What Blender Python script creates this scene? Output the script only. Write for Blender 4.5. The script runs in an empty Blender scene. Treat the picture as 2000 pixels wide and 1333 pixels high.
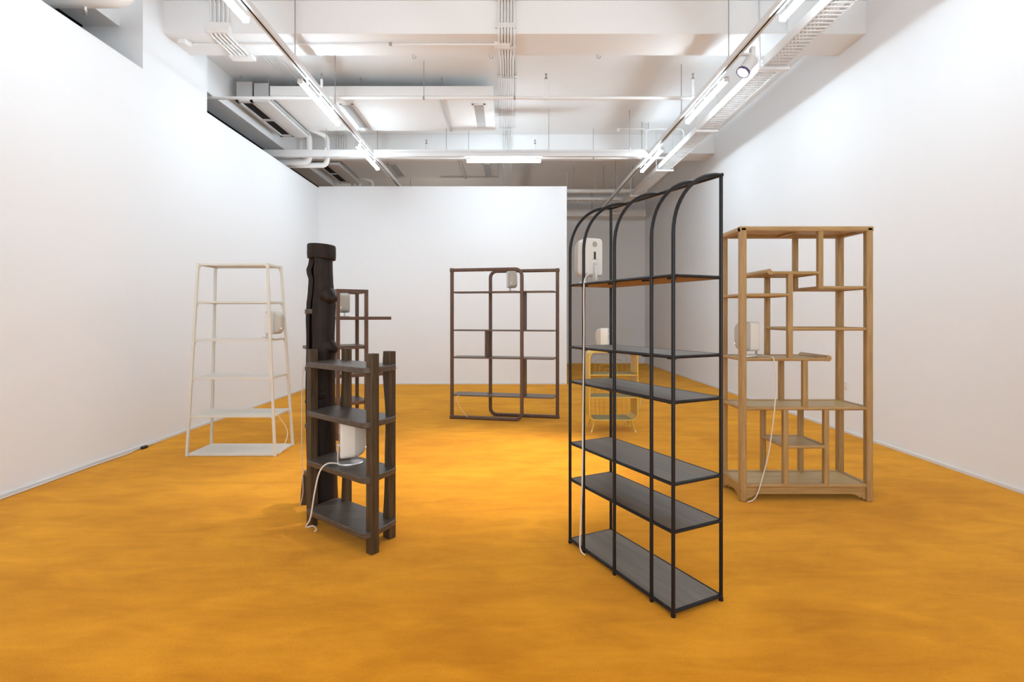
import bpy, bmesh, math, random
from mathutils import Vector, Matrix
random.seed(7)
C = bpy.context.scene.collection
S = bpy.context.scene
PI = math.pi
R = math.radians

# ------------------------------------------------------------------ camera
cam_d = bpy.data.cameras.new('camera')
cam = bpy.data.objects.new('camera', cam_d)
C.objects.link(cam)
cam.location = (0, 0, 1.3)
cam.rotation_euler = (R(90), 0, 0)
cam_d.sensor_fit = 'HORIZONTAL'
cam_d.sensor_width = 36.0
cam_d.lens = 18.0
cam_d.shift_x = 7 / 2000
cam_d.shift_y = -48.5 / 2000
cam_d.clip_start = 0.05
cam_d.clip_end = 100
S.camera = cam

# ------------------------------------------------------------------ world, lights, exposure
W = bpy.data.worlds.new('world')
S.world = W
W.use_nodes = True
W.node_tree.nodes['Background'].inputs[0].default_value = (0.9, 0.95, 1.0, 1)
W.node_tree.nodes['Background'].inputs[1].default_value = 0.0
S.view_settings.view_transform = 'Standard'
S.view_settings.look = 'None'
S.view_settings.gamma = 1
S.view_settings.use_curve_mapping = False
S.view_settings.exposure = 0.64
TUBE = 38.5            # radiance of the glowing tubes
TUBE_COL = (0.80, 0.95, 1.06)


# added point lights behind the camera, in line with the two tube rows
REAR_W = 4


def point(name, loc, watt, r=0.03, col=TUBE_COL):
    l = bpy.data.lights.new(name, 'POINT')
    l.energy = watt
    l.color = col
    l.shadow_soft_size = r
    o = bpy.data.objects.new(name, l)
    C.objects.link(o)
    o.location = loc


for ty in (1.45, -0.75, -2.95):
    for dy in (-0.3, 0.3):
        point('rear_fill_point', (-2.18, ty + dy, 3.76), REAR_W)
        point('rear_fill_point', (2.33, ty + dy, 3.82), REAR_W)

# added area light at the unseen rear end, fills in the lower walls
fill = bpy.data.lights.new('rear_fill_light', 'AREA')
fill.shape = 'RECTANGLE'
fill.size, fill.size_y = 7.0, 3.4
fill.energy = 140
fill.color = (0.90, 0.96, 1.0)
fill_o = bpy.data.objects.new('rear_fill_light', fill)
C.objects.link(fill_o)
fill_o.location = (0, -4.9, 1.9)
fill_o.rotation_euler = (R(90), 0, 0)

# unseen light added behind the back wall to brighten the passage
point('passage_fill_point', (-1.6, 12.3, 2.9), 19, 0.25, (1.0, 0.91, 0.81))

# the spotlight on the right channel, aimed at the middle of the carpet
sp = bpy.data.lights.new('spot_beam', 'SPOT')
sp.energy = 640
sp.spot_size = R(44)
sp.spot_blend = 1.0
sp.shadow_soft_size = 0.04
sp.color = (1.0, 0.94, 0.98)
spo = bpy.data.objects.new('spot_beam', sp)
C.objects.link(spo)
SPOT = Vector((2.35, 5.05, 3.76))
AIM = Vector((-0.22, 4.55, 0))
SDIR = (AIM - SPOT).normalized()
spo.location = SPOT + SDIR * 0.10
spo.rotation_euler = SDIR.to_track_quat('-Z', 'Y').to_euler()


# ------------------------------------------------------------------ materials
def mat(name, col, rough=0.5, metal=0.0, spec=0.5, coat=0.0):
    m = bpy.data.materials.new(name)
    m.use_nodes = True
    b = m.node_tree.nodes['Principled BSDF']
    b.inputs['Base Color'].default_value = (*col, 1)
    b.inputs['Roughness'].default_value = rough
    b.inputs['Metallic'].default_value = metal
    b.inputs['Specular IOR Level'].default_value = spec
    b.inputs['Coat Weight'].default_value = coat
    return m


def ramp_noise(m, scale_vec, nscale, cols, detail=6, bump=0.0, rough=None, distort=0.6, dist=0.002):
    """object-space noise through a colour ramp: grain, mottling and wear"""
    nt = m.node_tree
    b = nt.nodes['Principled BSDF']
    tc = nt.nodes.new('ShaderNodeTexCoord')
    mp = nt.nodes.new('ShaderNodeMapping')
    mp.inputs['Scale'].default_value = scale_vec
    nz = nt.nodes.new('ShaderNodeTexNoise')
    nz.inputs['Scale'].default_value = nscale
    nz.inputs['Detail'].default_value = detail
    nz.inputs['Distortion'].default_value = distort
    cr = nt.nodes.new('ShaderNodeValToRGB')
    els = cr.color_ramp.elements
    n = len(cols)
    for i, (p, c) in enumerate(cols):
        e = els[i] if i < 2 else els.new(p)
        e.position = p
        e.color = (*c, 1)
    nt.links.new(tc.outputs['Object'], mp.inputs[0])
    nt.links.new(mp.outputs[0], nz.inputs['Vector'])
    nt.links.new(nz.outputs['Fac'], cr.inputs[0])
    nt.links.new(cr.outputs[0], b.inputs['Base Color'])
    if bump:
        bp = nt.nodes.new('ShaderNodeBump')
        bp.inputs['Strength'].default_value = bump
        bp.inputs['Distance'].default_value = dist
        nt.links.new(nz.outputs['Fac'], bp.inputs['Height'])
        nt.links.new(bp.outputs[0], b.inputs['Normal'])
    return m


def wood(name, light, dark, axis, rough=0.45, nscale=9, spec=0.5):
    m = mat(name, light, rough, spec=spec)
    sc = {'x': (0.5, 7, 7), 'y': (7, 0.5, 7), 'z': (7, 7, 0.5)}[axis]
    mid = tuple((a + b) / 2 for a, b in zip(light, dark))
    return ramp_noise(m, sc, nscale, [(0.3, dark), (0.7, light), (0.5, mid)], bump=0.06)


def emit(name, col, strength):
    m = mat(name, (0.9, 0.9, 0.9), 0.4)
    b = m.node_tree.nodes['Principled BSDF']
    b.inputs['Emission Color'].default_value = (*col, 1)
    b.inputs['Emission Strength'].default_value = strength
    return m


M = {}
M['wall'] = mat('wall_paint', (0.88, 0.90, 0.92), 0.85, spec=0.2)
M['ceil'] = mat('ceiling_paint', (0.82, 0.82, 0.82), 0.9, spec=0.2)
ramp_noise(M['ceil'], (1, 1, 1), 0.9, [(0.3, (0.86, 0.88, 0.89)), (0.7, (0.89, 0.915, 0.925))], detail=3)
M['void'] = mat('unlit_bay_wall', (0.10, 0.10, 0.11), 0.9)  # dark colour stands in for shade in the void above the left wall
M['white_metal'] = mat('white_painted_steel', (0.78, 0.78, 0.78), 0.45)
M['white_pipe'] = mat('white_painted_pipe', (0.85, 0.85, 0.84), 0.5)
M['grey_metal'] = mat('galvanised_steel', (0.55, 0.55, 0.55), 0.4, 0.4)
M['rod'] = mat('threaded_rod', (0.38, 0.37, 0.36), 0.5, 0.5)
M['dark'] = mat('dark_opening', (0.012, 0.012, 0.014), 0.8)
M['duct'] = mat('duct_board', (0.84, 0.84, 0.83), 0.7)
M['grille'] = mat('vent_slat', (0.50, 0.50, 0.50), 0.6)
M['tube'] = emit('glowing_tube', TUBE_COL, TUBE)
M['lens'] = emit('spot_lens', (1, 0.98, 0.95), 12)
M['spot_ring'] = mat('spot_ring', (0.10, 0.09, 0.20), 0.3)
M['cream'] = mat('cream_lacquered_steel', (0.72, 0.70, 0.63), 0.42)
M['black'] = mat('black_steel', (0.006, 0.0065, 0.010), 0.42, spec=0.35)
M['yellow'] = mat('yellow_lacquered_steel', (0.71, 0.47, 0.065), 0.42)
M['mat_grey'] = mat('grey_felt_mat', (0.44, 0.41, 0.24), 1.0, spec=0.1)
M['tip'] = mat('pale_foot_tip', (0.75, 0.74, 0.70), 0.4)
M['shell'] = mat('speaker_white_shell', (0.78, 0.775, 0.74), 0.32, coat=0.2)
M['cloth'] = mat('speaker_cloth', (0.50, 0.49, 0.45), 0.75)
M['port'] = mat('speaker_port', (0.42, 0.40, 0.36), 0.8)
M['stand'] = mat('speaker_stand_metal', (0.70, 0.70, 0.70), 0.25, 0.5)
M['cord'] = mat('white_cord', (0.76, 0.68, 0.62), 0.5)
M['led'] = emit('status_light', (1, 1, 1), 3)
M['plug'] = mat('black_plug', (0.02, 0.02, 0.02), 0.5)
M['outlet'] = mat('outlet_plate', (0.80, 0.79, 0.78), 0.4)
TL, TD = (0.052, 0.037, 0.028), (0.022, 0.014, 0.010)
M['stump'] = ramp_noise(mat('dark_trunk_wood', TL, 0.55, spec=0.2), (5, 5, 0.6), 5, [(0.3, (0.011, 0.007, 0.006)), (0.7, (0.030, 0.020, 0.016))], bump=0.25, dist=0.004)
M['stump_post'] = wood('dark_stained_post', (0.098, 0.064, 0.034), (0.040, 0.025, 0.013), 'z', 0.48, spec=0.35)
M['stump_board'] = wood('dark_stained_board', (0.105, 0.080, 0.063), (0.052, 0.038, 0.029), 'x', 0.36)
M['wal_z'] = wood('walnut_post', (0.135, 0.070, 0.043), (0.062, 0.030, 0.019), 'z', 0.4)
M['wal_x'] = wood('walnut_board', (0.125, 0.066, 0.043), (0.055, 0.029, 0.020), 'x', 0.4)
M['ash_z'] = wood('brown_ash_frame', (0.150, 0.082, 0.054), (0.078, 0.041, 0.027), 'z', 0.42)
M['ash_x'] = wood('brown_ash_board', (0.155, 0.100, 0.072), (0.085, 0.053, 0.038), 'x', 0.42)
M['oak_z'] = wood('oak_post', (0.48, 0.305, 0.125), (0.33, 0.195, 0.070), 'z', 0.42)
M['oak_x'] = wood('oak_rail', (0.48, 0.305, 0.125), (0.33, 0.195, 0.070), 'x', 0.42)
M['oak_y'] = wood('oak_side_rail', (0.48, 0.305, 0.125), (0.33, 0.195, 0.070), 'y', 0.42)
M['oak_panel'] = wood('oak_panel', (0.53, 0.375, 0.165), (0.42, 0.285, 0.11), 'x', 0.48)
M['board'] = wood('smoked_board', (0.175, 0.138, 0.100), (0.105, 0.082, 0.060), 'x', 0.42, nscale=2.6)
M['board_under'] = wood('board_underside', (0.36, 0.19, 0.08), (0.22, 0.10, 0.04), 'x', 0.5)  # orange floor bounce put into the warm brown of the underside


def carpet():
    m = mat('orange_carpet', (0.78, 0.30, 0.03), 1.0, spec=0.05)
    nt = m.node_tree
    b = nt.nodes['Principled BSDF']
    b.inputs['Sheen Weight'].default_value = 0.5
    b.inputs['Sheen Roughness'].default_value = 0.5
    b.inputs['Sheen Tint'].default_value = (1, 0.68, 0.22, 1)
    tc = nt.nodes.new('ShaderNodeTexCoord')

    def noise(scale, vec=(1, 1, 1), detail=4, rot=0, dis=0.0):
        mp = nt.nodes.new('ShaderNodeMapping')
        mp.inputs['Scale'].default_value = vec
        mp.inputs['Rotation'].default_value = (0, 0, rot)
        n = nt.nodes.new('ShaderNodeTexNoise')
        n.inputs['Scale'].default_value = scale
        n.inputs['Detail'].default_value = detail
        n.inputs['Distortion'].default_value = dis
        nt.links.new(tc.outputs['Object'], mp.inputs[0])
        nt.links.new(mp.outputs[0], n.inputs['Vector'])
        return n

    def math_(op, a, bb, val=None):
        n = nt.nodes.new('ShaderNodeMath')
        n.operation = op
        nt.links.new(a, n.inputs[0])
        if val is None:
            nt.links.new(bb, n.inputs[1])
        else:
            n.inputs[1].default_value = val
        return n.outputs[0]
    n1 = noise(1.1, (0.8, 1.2, 1), 6, 0.5, 1.0)       # brushed patches of pile
    n2 = noise(4.2, (0.55, 1.5, 1), 6, -0.12, 0.8)     # streaks
    n3 = noise(160, (1, 1, 1), 2)                     # tufts
    n4 = noise(22, (0.4, 1.5, 1), 3, 0.05)
    s = math_('ADD', math_('MULTIPLY', n1.outputs['Fac'], None, 0.40), math_('MULTIPLY', n2.outputs['Fac'], None, 0.34))
    s = math_('ADD', s, math_('MULTIPLY', n4.outputs['Fac'], None, 0.10))
    s = math_('ADD', s, math_('MULTIPLY', n3.outputs['Fac'], None, 0.15))
    cr = nt.nodes.new('ShaderNodeValToRGB')
    e = cr.color_ramp.elements
    e[0].position, e[0].color = 0.38, (0.56, 0.185, 0.001, 1)
    e[1].position, e[1].color = 0.62, (0.84, 0.335, 0.012, 1)
    nt.links.new(s, cr.inputs[0])
    nt.links.new(cr.outputs[0], b.inputs['Base Color'])
    bp = nt.nodes.new('ShaderNodeBump')
    bp.inputs['Strength'].default_value = 0.5
    bp.inputs['Distance'].default_value = 0.006
    nt.links.new(n3.outputs['Fac'], bp.inputs['Height'])
    nt.links.new(bp.outputs[0], b.inputs['Normal'])
    return m


M['carpet'] = carpet()


# ------------------------------------------------------------------ mesh helpers
def fillet(pts, r, n=6, closed=False):
    """round the corners of a polyline / polygon (2-D or 3-D)"""
    P = [Vector(p) for p in pts]
    out = []
    N = len(P)
    for i in range(N):
        if not closed and i in (0, N - 1):
            out.append(P[i])
            continue
        a, b, c = P[i - 1], P[i], P[(i + 1) % N]
        ri = r[i] if isinstance(r, (list, tuple)) else r
        if ri <= 0:
            out.append(b)
            continue
        d1, d2 = (a - b).normalized(), (c - b).normalized()
        ang = d1.angle(d2)
        t = min(ri / math.tan(ang / 2), (a - b).length * 0.49, (c - b).length * 0.49)
        rr = t * math.tan(ang / 2)
        cen = b + (d1 + d2).normalized() * (rr / math.sin(ang / 2))
        s, e = b + d1 * t - cen, b + d2 * t - cen
        tot = s.angle(e)
        for k in range(n + 1):
            f = k / n
            v = (s * math.sin((1 - f) * tot) + e * math.sin(f * tot)) / math.sin(tot)
            out.append(cen + v)
    return out


class MB:
    def __init__(self):
        self.v, self.f, self.mi, self.cur = [], [], [], 0

    def add(self, vs, fs):
        o = len(self.v)
        self.v += [tuple(v) for v in vs]
        self.f += [tuple(i + o for i in f) for f in fs]
        self.mi += [self.cur] * len(fs)
        return self

    def box(self, x0, x1, y0, y1, z0, z1):
        vs = [(x, y, z) for z in (z0, z1) for y in (y0, y1) for x in (x0, x1)]
        return self.add(vs, [(0, 2, 3, 1), (4, 5, 7, 6), (0, 1, 5, 4), (2, 6, 7, 3), (0, 4, 6, 2), (1, 3, 7, 5)])

    def cbox(self, cx, cy, cz, sx, sy, sz):
        return self.box(cx - sx / 2, cx + sx / 2, cy - sy / 2, cy + sy / 2, cz - sz / 2, cz + sz / 2)

    def prism(self, poly, a, b, axis='z'):
        n = len(poly)

        def mk(p, t):
            return {'z': (p[0], p[1], t), 'y': (p[0], t, p[1]), 'x': (t, p[0], p[1])}[axis]
        vs = [mk(p, a) for p in poly] + [mk(p, b) for p in poly]
        fs = [tuple(range(n)), tuple(range(2 * n - 1, n - 1, -1))]
        fs += [(i, (i + 1) % n, n + (i + 1) % n, n + i) for i in range(n)]
        return self.add(vs, fs)

    def sweep(self, pts, prof, up=(0, 0, 1), closed=False, caps=True):
        P = [Vector(p) for p in pts]
        n, k = len(P), len(prof)
        T = []
        for i in range(n):
            if closed:
                t = P[(i + 1) % n] - P[i - 1]
            else:
                t = P[min(i + 1, n - 1)] - P[max(i - 1, 0)]
            T.append(t.normalized())
        u = Vector(up)
        if abs(u.dot(T[0])) > 0.95:
            u = Vector((1, 0, 0)) if abs(T[0].x) < 0.9 else Vector((0, 1, 0))
        nrm = (u - T[0] * u.dot(T[0])).normalized()
        vs = []
        for i in range(n):
            if i:
                ax = T[i - 1].cross(T[i])
                if ax.length > 1e-7:
                    nrm = Matrix.Rotation(T[i - 1].angle(T[i]), 3, ax.normalized()) @ nrm
                nrm = (nrm - T[i] * nrm.dot(T[i])).normalized()
            bn = T[i].cross(nrm)
            vs += [P[i] + bn * a + nrm * b for a, b in prof]
        fs = []
        for i in range(n if closed else n - 1):
            j = (i + 1) % n
            fs += [(i * k + a, i * k + (a + 1) % k, j * k + (a + 1) % k, j * k + a) for a in range(k)]
        if caps and not closed:
            fs += [tuple(range(k - 1, -1, -1)), tuple((n - 1) * k + a for a in range(k))]
        return self.add(vs, fs)

    def tube(self, pts, r, n=8, **kw):
        return self.sweep(pts, [(r * math.cos(2 * PI * i / n), r * math.sin(2 * PI * i / n)) for i in range(n)], **kw)

    def bar(self, p, q, w, h, up=(0, 0, 1)):
        return self.sweep([p, q], [(-w / 2, -h / 2), (w / 2, -h / 2), (w / 2, h / 2), (-w / 2, h / 2)], up=up)

    def rings(self, rings, cap0=True, cap1=True):
        k = len(rings[0])
        vs = [p for r in rings for p in r]
        fs = []
        for i in range(len(rings) - 1):
            fs += [(i * k + a, i * k + (a + 1) % k, (i + 1) * k + (a + 1) % k, (i + 1) * k + a) for a in range(k)]
        if cap0:
            fs.append(tuple(range(k - 1, -1, -1)))
        if cap1:
            fs.append(tuple((len(rings) - 1) * k + a for a in range(k)))
        return self.add(vs, fs)

    def lathe(self, prof, n=16, c=(0, 0, 0)):
        rg = [[(c[0] + r * math.cos(2 * PI * i / n), c[1] + r * math.sin(2 * PI * i / n), c[2] + z) for i in range(n)] for r, z in prof]
        return self.rings(rg)

    def build(self, name, m, parent=None, bevel=0.0, smooth=35, mats=None, seg=2):
        me = bpy.data.meshes.new(name)
        me.from_pydata(self.v, [], self.f)
        bm = bmesh.new()
        bm.from_mesh(me)
        bmesh.ops.recalc_face_normals(bm, faces=bm.faces)
        bm.to_mesh(me)
        bm.free()
        for mm in (mats or [m]):
            me.materials.append(M[mm])
        if mats:
            me.polygons.foreach_set('material_index', self.mi)
        if smooth:
            me.shade_smooth()
            me.set_sharp_from_angle(angle=R(smooth))
        o = bpy.data.objects.new(name, me)
        C.objects.link(o)
        if parent is not None:
            o.parent = parent
        if bevel:
            b = o.modifiers.new('edge', 'BEVEL')
            b.width = bevel
            b.segments = seg
            b.limit_method = 'ANGLE'
            b.harden_normals = False
        return o


def rrect(w, h, r, n=4, cx=0, cy=0):
    p = [(cx - w / 2, cy - h / 2), (cx + w / 2, cy - h / 2), (cx + w / 2, cy + h / 2), (cx - w / 2, cy + h / 2)]
    return [tuple(v) for v in fillet(p, r, n, closed=True)]


def tag(o, label, cat, group=None, kind=None):
    if label:
        o['label'] = label
    if cat:
        o['category'] = cat
    if group:
        o['group'] = group
    if kind:
        o['kind'] = kind
    return o


def thing(name, label, cat, loc=(0, 0, 0), rz=0, group=None):
    o = bpy.data.objects.new(name, None)
    o.empty_display_size = 0.1
    C.objects.link(o)
    o.location = loc
    o.rotation_euler = (0, 0, rz)
    return tag(o, label, cat, group)


def structure(o):
    o['kind'] = 'structure'
    return o


def lab(o, text):
    o['label'] = text
    return o


def copy_tree(o, parent=None):
    c = o.copy()
    C.objects.link(c)
    c.parent = parent
    for ch in list(o.children):
        copy_tree(ch, c)
    return c


def share(src, parent, loc):
    c = src.copy()
    C.objects.link(c)
    c.parent = parent
    c.location = loc
    return c


# ------------------------------------------------------------------ the room
XL, XR, YB, YF, ZS = -3.62, 3.76, 9.77, 14.1, 4.62     # left face, right face, partition, far wall, slab
ZW = 3.75
Y0 = -5.0
structure(MB().box(-5.7, XR + 0.2, Y0 - 0.2, YF + 0.2, -0.1, 0).build('floor', 'carpet', smooth=0))
structure(MB().box(-5.7, XR + 0.2, Y0 - 0.2, YF + 0.2, ZS, ZS + 0.2).build('ceiling', 'ceil', smooth=0))
wl = MB().box(XL - 0.16, XL, Y0, YB + 0.16, 0, ZW)
wl.box(XL - 0.60, XL, 5.07, 6.15, ZW, ZS)              # the column that rises flush with the wall
structure(wl.build('wall_left', 'wall', smooth=0))
structure(MB().box(XL, 1.114, YB, YB + 0.16, 0, 3.78).build('wall_back', 'wall', smooth=0))
structure(MB().box(XR, XR + 0.2, Y0, YF, 0, ZS).build('wall_right', 'wall', smooth=0))
structure(MB().box(-5.7, XR + 0.2, YF, YF + 0.2, 0, ZS).build('wall_far', 'wall', smooth=0))
structure(MB().box(-5.7, XR + 0.2, Y0 - 0.2, Y0, 0, ZS).build('wall_rear', 'wall', smooth=0))
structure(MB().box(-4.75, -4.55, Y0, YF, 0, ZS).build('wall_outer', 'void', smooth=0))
# beams: three across the room, one along the left
for k, (a, b) in enumerate(((1.43, 1.88), (5.38, 5.83), (9.33, 9.78))):
    structure(MB().box(-3.85, XR, a, b, 4.27, ZS).build('ceiling_beam', 'ceil', smooth=0, bevel=0.004))
structure(MB().box(-4.20, -3.85, Y0, YF, 4.17, ZS).build('ceiling_beam', 'ceil', smooth=0, bevel=0.004))
structure(MB().box(XL, XL + 0.012, Y0, YB, 0, 0.03).build('baseboard_left', 'white_metal', smooth=0, bevel=0.003))
structure(MB().box(XL + 0.012, 1.114, YB - 0.012, YB, 0, 0.03).build('baseboard_back', 'white_metal', smooth=0, bevel=0.003))
structure(MB().box(XR - 0.012, XR, Y0, YF, 0, 0.03).build('baseboard_right', 'white_metal', smooth=0, bevel=0.003))

# outlet plate on the right wall
t = thing('wall_outlet', 'small white square socket plate low on the right wall behind the oak shelf', 'outlet', (XR, 5.72, 0.53))
MB().cbox(-0.005, 0, 0, 0.010, 0.086, 0.086).build('plate', 'outlet', t, bevel=0.003)
MB().cbox(-0.012, 0, 0, 0.005, 0.06, 0.06).build('rocker', 'outlet', t, bevel=0.002)

# thin flat cable lying along the left wall
cp = [(XL + 0.03, 3.2, 0.008), (XL + 0.035, 3.8, 0.008), (XL + 0.03, 4.4, 0.008), (XL + 0.05, 4.78, 0.008), (XL + 0.025, 4.95, 0.01), (XL + 0.02, 5.3, 0.008)]
t = thing('floor_cable', 'thin pale cable run along the foot of the left wall to a small black plug', 'cable', (XL + 0.03, 3.2, 0))
MB().tube([(x - XL - 0.03, y - 3.2, z) for x, y, z in cp], 0.006, 6).build('cord', 'cord', t)
MB().cbox(0.02, 1.82, 0.014, 0.03, 0.07, 0.026).build('plug', 'plug', t, bevel=0.005)

# ------------------------------------------------------------------ tall arched black steel shelf
def arch_shelf():
    t = thing('arched_steel_shelf', 'tall black steel shelf with arched tops and six dark boards, nearest in the room', 'shelf', (0.353, 2.932, 0), math.atan2(-0.896, 0.445))
    # local x runs along the length, local y across the depth
    LN, D, H, r = 0.806, 0.29, 1.945, 0.0085
    zs = [0.022, 0.365, 0.572, 0.926, 1.123, 1.477]
    ra = 0.285
    for x in (0, 0.135, 0.403, 0.671, LN):
        pts = [(x, 0, 0.0), (x, 0, H - ra - 0.15), (x, 0, H - ra)]
        pts += [(x, ra * (1 - math.cos(a)) * D / ra, H - ra + ra * math.sin(a)) for a in [PI / 2 * k / 14 for k in range(1, 15)]]
        o = MB().tube(pts, r, 10, up=(1, 0, 0)).build('arched_post', 'black', t)
        if x in (0, LN):
            MB().lathe([(0.008, 0), (0.0105, 0.001), (0.0105, 0.014), (0.008, 0.015)], 10, (x, 0, 0)).build('foot_cap', 'black', o)
    for x in (0, LN):
        o = MB().tube([(x, D, 0), (x, D, H)], r, 10).build('rear_post', 'black', t)
        MB().lathe([(0.008, 0), (0.0105, 0.001), (0.0105, 0.014), (0.008, 0.015)], 10, (x, D, 0)).build('foot_cap', 'black', o)
    MB().tube([(-r, D, H), (LN + r, D, H)], r, 10).build('top_rail', 'black', t)
    for i, z in enumerate(zs):
        f = MB()
        for a, b in (((0, 0, z), (LN, 0, z)), ((LN, 0, z), (LN, D, z)), ((LN, D, z), (0, D, z)), ((0, D, z), (0, 0, z))):
            f.tube([a, b], 0.0075, 8)
        s = f.build('shelf_frame', 'black', t)
        b = MB()
        b.box(0.007, LN - 0.007, 0.007, D - 0.007, z - 0.002, z + 0.006)
        b.cur = 1
        b.box(0.007, LN - 0.007, 0.007, D - 0.007, z - 0.0065, z - 0.002)
        b.build('shelf_board', None, s, mats=['board', 'board_under'], smooth=0)
        if i > 2:
            for x in (0.10, 0.34, 0.60, LN - 0.04):
                MB().cbox(x, 0.03, z - 0.010, 0.035, 0.02, 0.007).build('board_clip', 'black', s)
    return t


arch_shelf()

# ------------------------------------------------------------------ oak curio shelf
def oak_shelf():
    t = thing('oak_curio_shelf', 'light oak display shelf with staggered levels and two scroll-ended boards', 'shelf', (1.645, 3.60, 0), 0.0)
    Wd, D, H, p = 0.884, 0.31, 1.93, 0.046

    def post(x, y, z0, z1, s=0.036, name='upright', bev=0.007):
        return MB().box(x - s / 2, x + s / 2, y - s / 2, y + s / 2, z0, z1).build(name, 'oak_z', t, bevel=bev)
    for x in (0, Wd):
        for y in (0, D):
            post(x, y, 0, H - 0.004, p, 'corner_post', 0.009)

    def shelf(x0, x1, z, rail=0.023, left=True, right=True, name='shelf'):
        # four rounded rails round a panel set a little below their tops
        pr = rrect(0.034, rail, 0.010, 4)
        s = MB().box(x0 + 0.01, x1 - 0.01, 0.012, D - 0.012, z - 0.006, z + 0.005).build(name, 'oak_panel', t, smooth=0)
        for y in (0, D):
            MB().sweep([(x0, y, z), (x1, y, z)], pr).build('long_rail', 'oak_x', s)
        if left:
            MB().sweep([(x0, 0, z), (x0, D, z)], pr).build('end_rail', 'oak_y', s)
        if right:
            MB().sweep([(x1, 0, z), (x1, D, z)], pr).build('end_rail', 'oak_y', s)
        return s
    zA, zB, zC, zD, zE, zF, zG, zH = 1.500, 1.604, 1.449, 0.997, 1.210, 0.652, 0.110, 0.382
    V1, V2, V3, V4, V5 = 0.544, 0.331, 0.437, 0.299, 0.585
    shelf(V1, Wd, zA)
    sB = shelf(0.205, V1, zB, left=False)
    shelf(0, V2, zC)
    sD = shelf(0, 0.575, zD, right=False)
    shelf(V2, Wd, zE)
    shelf(0, Wd, zF, 0.026)
    sG = shelf(0, Wd, zG, 0.028)
    shelf(V4, V5, zH)
    # scroll ends: a lip that curls up over the end of the board
    prof = [(0, -0.012), (0.024, -0.014), (0.036, -0.008), (0.042, 0.004), (0.040, 0.018), (0.030, 0.028), (0.018, 0.029), (0.010, 0.020), (0.002, 0.011)]
    MB().prism([(0.575 + a, zD + b) for a, b in prof], -0.02, D + 0.02, 'y').build('scroll_end', 'oak_y', sD, bevel=0.003)
    MB().prism([(0.205 - a, zB + b) for a, b in prof], -0.02, D + 0.02, 'y').build('scroll_end', 'oak_y', sB, bevel=0.003)
    for y in (0, D):
        post(V1, y, zA - 0.012, H - 0.03)
        post(V2, y, zD, zB - 0.008)
        post(V3, y, zF, zD - 0.008)
        post(V4, y, zG, zF - 0.008)
        post(V5, y, zG, zF - 0.008)
    # top frame, panel and batten
    tp = MB()
    tp.sweep([(-p / 2, 0, H - 0.018), (Wd + p / 2, 0, H - 0.018)], rrect(p, 0.036, 0.008, 3))
    tp.sweep([(-p / 2, D, H - 0.018), (Wd + p / 2, D, H - 0.018)], rrect(p, 0.036, 0.008, 3))
    tf = tp.build('top_frame', 'oak_x', t)
    for x in (0, Wd):
        MB().sweep([(x, 0, H - 0.018), (x, D, H - 0.018)], rrect(p, 0.036, 0.008, 3)).build('end_rail', 'oak_y', tf)
    MB().box(0.015, Wd - 0.015, 0.015, D - 0.015, H - 0.018, H - 0.006).build('top_panel', 'oak_panel', tf, smooth=0)
    MB().box(0.40, 0.435, 0.02, D - 0.02, H - 0.032, H - 0.018).build('batten', 'oak_y', tf)
    # aprons with cloud brackets at their ends

    def apron(n0, n1):
        b = [(n0, 0.097), (n1, 0.097), (n1, 0.012), (n1 - 0.022, 0.014), (n1 - 0.028, 0.026), (n1 - 0.045, 0.024), (n1 - 0.056, 0.034), (n1 - 0.075, 0.046), (n1 - 0.105, 0.050)]
        b += [(n0 + 0.105, 0.050), (n0 + 0.075, 0.046), (n0 + 0.056, 0.034), (n0 + 0.045, 0.024), (n0 + 0.028, 0.026), (n0 + 0.022, 0.014), (n0, 0.012)]
        return b
    for y in (-0.006, D - 0.010):
        MB().prism(apron(p / 2 - 0.004, Wd - p / 2 + 0.004), y, y + 0.016, 'y').build('apron', 'oak_x', t, bevel=0.002)
    for x in (-0.010, Wd - 0.006):
        MB().prism(apron(p / 2 - 0.004, D - p / 2 + 0.004), x, x + 0.016, 'x').build('apron', 'oak_y', t, bevel=0.002)
    return t


oak_shelf()

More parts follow.
